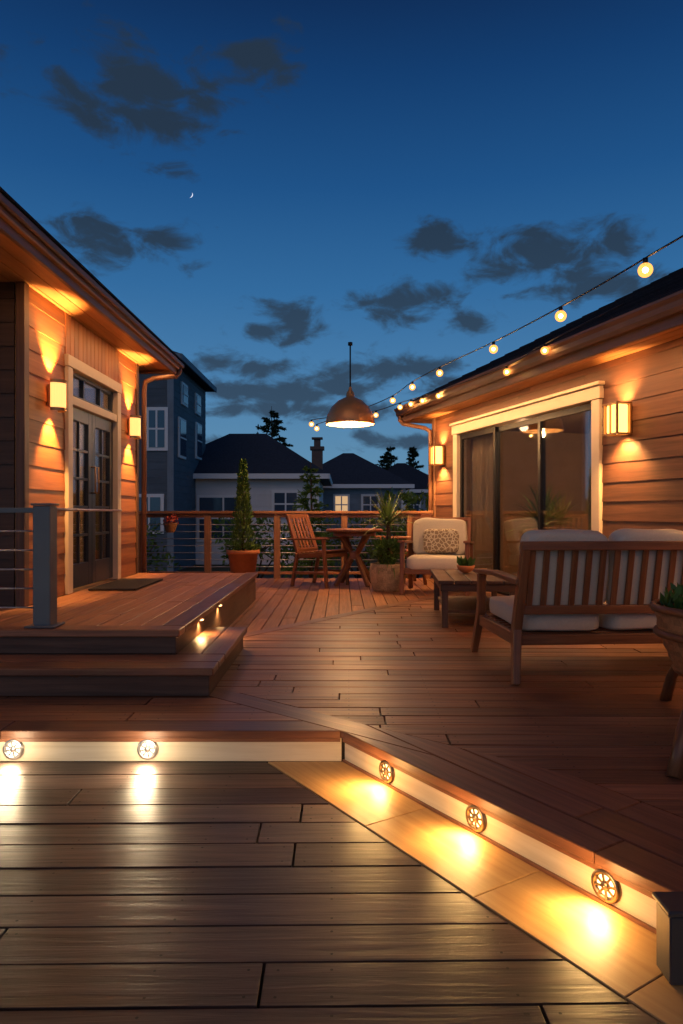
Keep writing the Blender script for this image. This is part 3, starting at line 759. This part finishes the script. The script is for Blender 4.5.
# ------------------------------------------------------------ rattan planter stand at right edge
PC=empty('rattan_planter_stand',(1.69,3.02,0)); mb=MB()
for dg,rr in((226,.72),(96,.52),(340,.55)):
    q=math.radians(dg); c,s2=math.cos(q),math.sin(q)
    mb.tube([(c*rr,s2*rr,0),(c*rr*.88,s2*rr*.88,.14),(c*rr*.62,s2*rr*.62,.30),(c*.31,s2*.31,.44)],.028,n=10,r1=.02)
for r,z in((.315,.53),(.30,.42),(.22,.26)):
    mb.tube([(r*math.cos(q),r*math.sin(q),z) for q in [2*math.pi*i/32 for i in range(33)]],.018,n=8)
mb.obj('legs_and_hoops','furn',PC)
mb=MB(); mb.lathe([(.001,.22),(.20,.23)]+[(.215+.09*math.sin(k/12*1.5)+(.006 if k%2 else 0),.24+.28*k/12) for k in range(13)]+[(.27,.52),(.26,.46),(.001,.46)],(0,0,0),n=48,fr=True); mb.obj('woven_bowl','rattan',PC)
mb=MB(); leaves(mb,1300,lambda:((lambda q,r:(r*math.cos(q),r*math.sin(q),.50+U(-.02,.08)))(U(0,6.283),.28*math.sqrt(R())),(0,0,1)),.05,.5); mb.obj('greenery','leaf',PC)

# ------------------------------------------------------------ pendant
PD=empty('pendant_lamp',(.115,9.2,2.10))
mb=MB(); prof=[(.32,.0),(.325,.02),(.305,.12),(.25,.225),(.16,.31),(.08,.35),(.055,.36),(.05,.42),(.025,.45),(.018,.49)]
mb.lathe(prof,(0,0,0),n=40); mb.obj('shade','copper',PD)
mb=MB(); mb.lathe([(.316,.001),(.298,.115),(.243,.218),(.155,.302),(.06,.34),(.001,.342)],(0,0,0),n=40); mb.obj('shade_inner','shadein',PD)
mb=MB(); mb.tube([(0,0,.47),(0,0,1.06)],.010); mb.tube([(0,0,1.04),(0,0,1.08)],.03); mb.tube([(0,0,.34),(0,0,.16)],.02); mb.obj('rod','metal',PD)
mb=MB(); mb.sphere((0,0,.06),.07); mb.obj('bulb','pbulb',PD)
light('pendant_light','POINT',(0,0,-.04),130,(1,.53,.20),PD,size=.06)

# ------------------------------------------------------------ string lights
def catmull(P,n=14):
    out=[]; P=[V(p) for p in P]; Q=[2*P[0]-P[1]]+P+[2*P[-1]-P[-2]]
    for i in range(1,len(Q)-2):
        for k in range(n):
            t=k/n; a,b,c,d=Q[i-1],Q[i],Q[i+1],Q[i+2]
            out.append(.5*((2*b)+(c-a)*t+(2*a-5*b+4*c-d)*t*t+(3*b-a-3*c+d)*t**3))
    out.append(P[-1]); return out
def string_lights(pts,bulbs,r=.036):
    em=empty('string_lights'); mb=MB(); path=catmull(pts); mb.tube(path,.0055,n=6)
    g=MB(); fl=MB()
    for b in bulbs:
        b=V(b); top=min(path,key=lambda p:(p-b).length)
        mb.tube([top,top-V((0,0,.03))],.013,n=10)
        c=top-V((0,0,.06))
        g.lathe([(max(.0005,r*math.cos(t)),r*math.sin(t)) for t in [math.pi*(i/12-0.5) for i in range(13)]],c,n=18)
        fl.sphere(c,.014,n=8)
    mb.obj('cable','metal',em); g.obj('bulbs','bulb',em); fl.obj('filaments','fil',em)
S1=[(-.35,9.9,2.19),(.30,9.3,2.33),(.63,8.6,2.38),(.80,7.9,2.42),(1.01,7.2,2.44),(1.26,5.8,2.36),(1.41,4.5,2.27),(1.52,3.5,2.22),(1.60,2.6,2.20),(1.66,1.2,2.30)]
string_lights(S1,[S1[0],(.10,9.5,2.3),S1[1],S1[2],S1[3],S1[4],S1[5],S1[6],S1[7],(1.63,1.9,2.2)])
S2=[(-.42,9.8,2.24),(.05,9.6,2.28),(.48,9.75,2.36),(.80,9.55,2.44),(1.04,9.0,2.44),(1.30,8.1,2.41),(1.63,6.9,2.39),(1.80,6.2,2.44),(2.1,5.2,2.50)]
string_lights(S2,[S2[0],S2[2],S2[3],(.93,9.3,2.44),S2[4],(1.17,8.5,2.42),S2[6],S2[7]])

# ------------------------------------------------------------ ground and background
M['grass']=plain('lawn',(0.03,0.045,0.018),0.95,nscale=1.5,amt=.4)
mb=MB(); mb.add([(-300,-100,-.7),(300,-100,-.7),(300,700,-.7),(-300,700,-.7)],[(0,1,2,3)]); mb.obj('ground','grass')
M['bgwall']=plain('grey_stucco',(0.66,0.66,0.67),0.8,nscale=2,amt=.12)
M['chimm']=plain('chimney_brick',(0.12,0.09,0.08),0.9,nscale=9,amt=.3)
M['bgdark']=wood('slate_siding',(0.08,0.105,0.13),(0.12,0.15,0.18),0.8,0.2)
M['bgblue']=wood('blue_grey_siding',(0.18,0.23,0.28),(0.26,0.31,0.36),0.8,0.2)
M['bgroof']=plain('slate_roof',(0.035,0.042,0.055),0.85,nscale=14,amt=0.5,bump=0.8,spec=0.2)
M['white']=plain('white_paint',(0.8,0.8,0.8),0.6,amt=.05)
M['winglass']=plain('window_pane',(0.05,0.08,0.12),0.1,0.0,amt=.1,spec=1.0)
M['winlit']=emis('lit_window',(1,.62,.3),.6)
def house(name,cx,cy,w,d,zeave,zridge,wall,wins=(),chim=None,ridge=0.3,ov=.35,base=-.7):
    em=empty(name,(cx,cy,0)); mb=MB()
    x0,x1,y0,y1=-w/2,w/2,0,d
    lap(mb,(x0,0,0),(1,0,0),(0,-1,0),w,base,zeave,.2); lap(mb,(x1,0,0),(0,1,0),(1,0,0),d,base,zeave,.2); lap(mb,(x0,0,0),(0,1,0),(-1,0,0),d,base,zeave,.2)
    mb.bb(x0+.01,x1-.01,.01,d,base,zeave); mb.obj('walls',wall,em)
    mb=MB(); mb.bb(x0-.04,x0+.12,-.05,-.022,base,zeave); mb.bb(x1-.12,x1+.05,-.05,-.022,base,zeave); mb.bb(x0-ov,x1+ov,-ov-.04,-ov-.002,zeave-.02,zeave+.14); mb.bb(x1+ov+.002,x1+ov+.04,-ov,d+ov,zeave-.02,zeave+.14); mb.obj('trim','white' if wall!='bgdark' else 'bgblue',em)
    mb=MB(); r=ridge*w/2
    vs=[(x0-ov,-ov,zeave),(x1+ov,-ov,zeave),(x1+ov,d+ov,zeave),(x0-ov,d+ov,zeave),(-r,d/2,zridge),(r,d/2,zridge)]
    up=[V(v)+V((0,0,.14)) for v in vs[:4]]
    mb.add(vs[:4]+up+[V(vs[4]),V(vs[5])],[(3,2,1,0),(0,1,5,4),(1,2,6,5),(2,3,7,6),(3,0,4,7),(4,5,9,8),(5,6,9),(6,7,8,9),(7,4,8)],(1,0,0)); mb.obj('roof','bgroof',em)
    t=MB();g=MB();gl=MB()
    for (side,a,z,ww,hh,l) in wins:
        if side=='f':
            t.bb(a-ww/2-.09,a+ww/2+.09,-.07,-.02,z-hh/2-.09,z+hh/2+.09); (gl if l else g).bb(a-ww/2,a+ww/2,-.085,-.06,z-hh/2,z+hh/2); t.bb(a-.025,a+.025,-.1,-.07,z-hh/2,z+hh/2); t.bb(a-ww/2,a+ww/2,-.099,-.071,z-.025,z+.025)
        else:
            t.bb(x1+.02,x1+.07,a-ww/2-.07,a+ww/2+.07,z-hh/2-.07,z+hh/2+.07); (gl if l else g).bb(x1+.06,x1+.085,a-ww/2,a+ww/2,z-hh/2,z+hh/2); t.bb(x1+.07,x1+.1,a-ww/2,a+ww/2,z-.02,z+.02)
    if t.v: t.obj('window_trim','white',em)
    if g.v: g.obj('window_panes','winglass',em)
    if gl.v: gl.obj('lit_windows','winlit',em)
    if chim:
        mb=MB(); a,yy,zt=chim; mb.bb(a-.2,a+.2,yy-.2,yy+.2,zeave,zt); mb.bb(a-.26,a+.26,yy-.26,yy+.26,zt,zt+.12); mb.bb(a-.12,a+.12,yy-.12,yy+.12,zt+.12,zt+.4); mb.bb(a-.2,a+.2,yy-.2,yy+.2,zt+.4,zt+.46); mb.obj('chimney','chimm',em)
    return em
house('slate_house',-8.6,19,8,4.6,5.05,6.6,'bgdark',[('f',3.6,3.2,.42,1.0,False),('f',2.2,3.2,.5,1.0,False),('s',1.0,3.05,.7,1.0,False),('s',1.3,4.35,.6,.5,False),('s',3.3,3.2,.7,1.0,False),('f',3.4,.9,.6,.9,False),('s',3.2,4.35,.6,.5,False)],ov=.3)
house('grey_bungalow',-3.35,22,5.2,6,2.0,3.75,'bgwall',[('f',-.35,.75,1.5,1.3,False),('f',1.6,1.2,.7,.7,False),('f',-1.9,1.1,.7,.8,False)],chim=(2.45,4.0,3.25),ridge=.25)
house('blue_cottage',.3,29,4.6,5,1.95,3.6,'bgblue',[('f',-.3,1.25,.5,.7,True),('f',.9,1.25,.6,.7,False)],ridge=.1)
house('brown_cottage',3.1,34,4.2,5,1.9,3.5,'bgblue',[('f',-1.0,1.4,.5,.6,True),('f',.4,1.3,.5,.6,False)],ridge=.1)
house('far_house',-14,40,9,6,3.2,5.2,'bgwall',[('f',2,1.6,.8,.9,True)],ridge=.3)
def conifer(name,loc,H,r,n=26,mat='pine'):
    em=empty(name,loc); mb=MB(); mb.tube([(0,0,0),(0.03,0,H*.5),(0,0,H)],H*.018,r1=.01,n=7); mb.obj('trunk','bark',em)
    mb=MB(); z=H*.12
    while z<H*.98:
        f=1-z/H; nb=int(6+7*f)
        for j in range(nb):
            q=U(0,6.283); L=r*(f**.75)*U(.55,1.2)+.06; d=V((math.cos(q),math.sin(q),U(-.25,.25)))
            for m in range(n):
                t=R()**.7; p=V((0,0,z))+d*L*t; s=H*.035*(1.1-t*.5)
                a=(d+V((U(-1,1),U(-1,1),U(-.8,.4)))).normalized(); b=a.cross(V((U(-1,1),U(-1,1),U(-1,1)))).normalized()
                mb.add([p,p+a*s*.6+b*s*.25,p+a*s*1.3,p+a*s*.6-b*s*.25],[(0,1,2,3)],r=R()*.6+.4*t)
        z+=H*.045*U(.7,1.2)
    mb.obj('foliage',mat,em)
conifer('pine_tree',(-3.6,36,-.7),7.1,2.2)
conifer('pine_tree',(2.2,36,-.7),4.6,1.5)
conifer('pine_tree',(3.9,38,-.7),5.2,1.4)
conifer('pine_tree',(3.1,44,-.7),5.8,1.8)
conifer('pine_tree',(-9.5,33,-.7),5.0,1.0)
conifer('garden_conifer',(-.62,14,-.7),2.65,.6,20,'cyp')
def shrub(name,loc,rx,rz,n,mat='leaf'):
    em=empty(name,loc); mb=MB(); 
    for k in range(5): mb.tube([(0,0,0),(U(-.5,.5)*rx,U(-.3,.3)*rx,rz*.8),(U(-.8,.8)*rx,U(-.5,.5)*rx,rz*1.4)],.03,r1=.01,n=6)
    mb.obj('stems','bark',em)
    cl=[(V((U(-1,1)*rx,U(-1,1)*rx*.7,rz*U(.6,1.7))),U(.3,.55)*rx) for _ in range(12)]
    def f():
        c,r=random.choice(cl); d=V((U(-1,1),U(-1,1),U(-1,1))).normalized(); return c+d*r*U(.6,1.05),d
    mb=MB(); leaves(mb,n,f,.12,.5); mb.obj('foliage',mat,em)
shrub('garden_tree',(1.35,13.5,-.7),.65,1.2,2600,'leaf')
shrub('garden_shrub',(-1.9,15.5,-.7),.9,.75,1600)
shrub('garden_shrub',(.4,16.5,-.7),1.0,.7,1600)
shrub('garden_shrub',(-4.6,15.0,-.7),.9,.7,1500)
mb=MB()
for k in range(9000):
    x=U(-120,120); c=V((x,90+U(-4,4),-.7+U(0,1)*(3.2+2.2*noise.noise(V((x*.12,0,0)))+1.2*noise.noise(V((x*.5,3,0)))))); s=U(.4,.9); a=V((U(-1,1),U(-.3,.3),U(-1,1))).normalized(); b=V((a.z,0,-a.x))
    mb.add([c-a*s,c+b*s*.6,c+a*s,c-b*s*.6],[(0,1,2,3)])
mb.obj('distant_trees','pine')
mb=MB(); vs=[];n=14
for i in range(n+1):
    t=i/n; q=-1.3+2.6*t; vs.append((2.6*math.cos(q),0,2.6*math.sin(q))); vs.append((2.6*math.cos(q)-.75*math.sin(math.pi*t)-.001,0,2.6*math.sin(q)))
M['moon']=emis('moonlight',(.9,.92,1),.9)
mb.add(vs,[(2*i,2*i+2,2*i+3,2*i+1) for i in range(n)]); o=mb.obj('moon','moon'); o.location=(-130,600,273); o.rotation_euler=(0,math.radians(25),0)

# ------------------------------------------------------------ world
w=bpy.data.worlds.new('World'); scene.world=w; w.use_nodes=True; nt=w.node_tree; bg=nt.nodes['Background']
tc=N(nt,'ShaderNodeTexCoord'); sep=N(nt,'ShaderNodeSeparateXYZ'); nrm=N(nt,'ShaderNodeVectorMath',operation='NORMALIZE')
nt.links.new(tc.outputs['Generated'],nrm.inputs[0]); D=nrm.outputs[0]; nt.links.new(D,sep.inputs[0])
cr=N(nt,'ShaderNodeValToRGB'); E=cr.color_ramp.elements
stops=[(0.0,(.13,.27,.40)),(.08,(.11,.26,.42)),(.18,(.068,.21,.41)),(.30,(.033,.145,.34)),(.42,(.014,.085,.245)),(.53,(.007,.047,.158)),(.60,(.005,.026,.095)),(1.0,(.003,.014,.05))]
E[0].position=0; E[0].color=(*stops[0][1],1); E[1].position=1; E[1].color=(*stops[-1][1],1)
for p,c in stops[1:-1]:
    el=E.new(p); el.color=(*c,1)
nt.links.new(sep.outputs[2],cr.inputs[0])
mp=N(nt,'ShaderNodeMapping'); mp.inputs['Scale'].default_value=(1,1,1.9); nt.links.new(D,mp.inputs[0])
no=N(nt,'ShaderNodeTexNoise'); no.inputs['Scale'].default_value=17; no.inputs['Detail'].default_value=9; no.inputs['Roughness'].default_value=.58; no.inputs['Distortion'].default_value=.4
nt.links.new(mp.outputs[0],no.inputs['Vector'])
nz=math_(nt,'MULTIPLY_ADD',no.outputs[0],4.2,-2.1)
blobs=[(125,92,66,32),(160,112,42,32),(200,104,34,18),(112,240,50,20),(150,238,30,13),(262,55,28,17),(545,260,44,26),(575,274,32,16),(505,266,30,13),(618,242,24,15),(395,305,36,14),(430,298,34,12),(290,322,32,17),(320,328,24,11),(448,238,36,16),(255,367,62,12),(215,389,66,12),(290,395,56,11),(385,370,66,14),(350,388,50,9),(330,370,36,10),(466,325,18,10),(605,285,46,14),(300,410,110,10),(545,292,34,11),(262,330,20,8),(160,440,60,7),(430,440,60,9),(455,385,64,9)]
acc=None
for (bx,by,rx,ry) in blobs:
    c=V(((bx-341.5)/700,1,(512-by)/700)); k=1/c.length; c.normalize()
    s1=N(nt,'ShaderNodeVectorMath',operation='SUBTRACT'); nt.links.new(D,s1.inputs[0]); s1.inputs[1].default_value=c
    s2=N(nt,'ShaderNodeVectorMath',operation='MULTIPLY'); nt.links.new(s1.outputs[0],s2.inputs[0]); s2.inputs[1].default_value=(700/rx/k*.85,3,700/ry/k*.85)
    s3=N(nt,'ShaderNodeVectorMath',operation='LENGTH'); nt.links.new(s2.outputs[0],s3.inputs[0])
    acc=s3.outputs['Value'] if acc is None else math_(nt,'SMOOTH_MIN',acc,s3.outputs['Value'],.3)
tot=math_(nt,'ADD',acc,nz)
mr=N(nt,'ShaderNodeMapRange',interpolation_type='SMOOTHSTEP'); nt.links.new(tot,mr.inputs[0]); mr.inputs[1].default_value=1.25; mr.inputs[2].default_value=.25; mr.inputs[3].default_value=0; mr.inputs[4].default_value=.93
cc=N(nt,'ShaderNodeValToRGB'); cc.color_ramp.elements[0].color=(.042,.080,.135,1); cc.color_ramp.elements[1].color=(.020,.036,.060,1); cc.color_ramp.elements[1].position=.4
nt.links.new(sep.outputs[2],cc.inputs[0])
mx=N(nt,'ShaderNodeMixRGB'); nt.links.new(mr.outputs[0],mx.inputs[0]); nt.links.new(cr.outputs[0],mx.inputs[1]); nt.links.new(cc.outputs[0],mx.inputs[2])
nt.links.new(mx.outputs[0],bg.inputs[0]); bg.inputs[1].default_value=1.0
s=bpy.data.lights.new('sun','SUN'); s.energy=.27; s.angle=math.radians(40); s.color=(1,.66,.44); so=bpy.data.objects.new('sun',s); COL.objects.link(so); so.rotation_euler=V((.25,1,-.75)).to_track_quat('-Z','Y').to_euler()

cam=bpy.data.cameras.new('camera'); co=bpy.data.objects.new('camera',cam); COL.objects.link(co); co.location=(0,0,.95); co.rotation_euler=(math.radians(90),0,0)
cam.sensor_fit='VERTICAL'; cam.sensor_height=36; cam.lens=24.6; cam.clip_end=2000; cam.clip_start=.05
scene.camera=co
scene.view_settings.view_transform='Standard'; scene.view_settings.look='None'; scene.view_settings.exposure=0
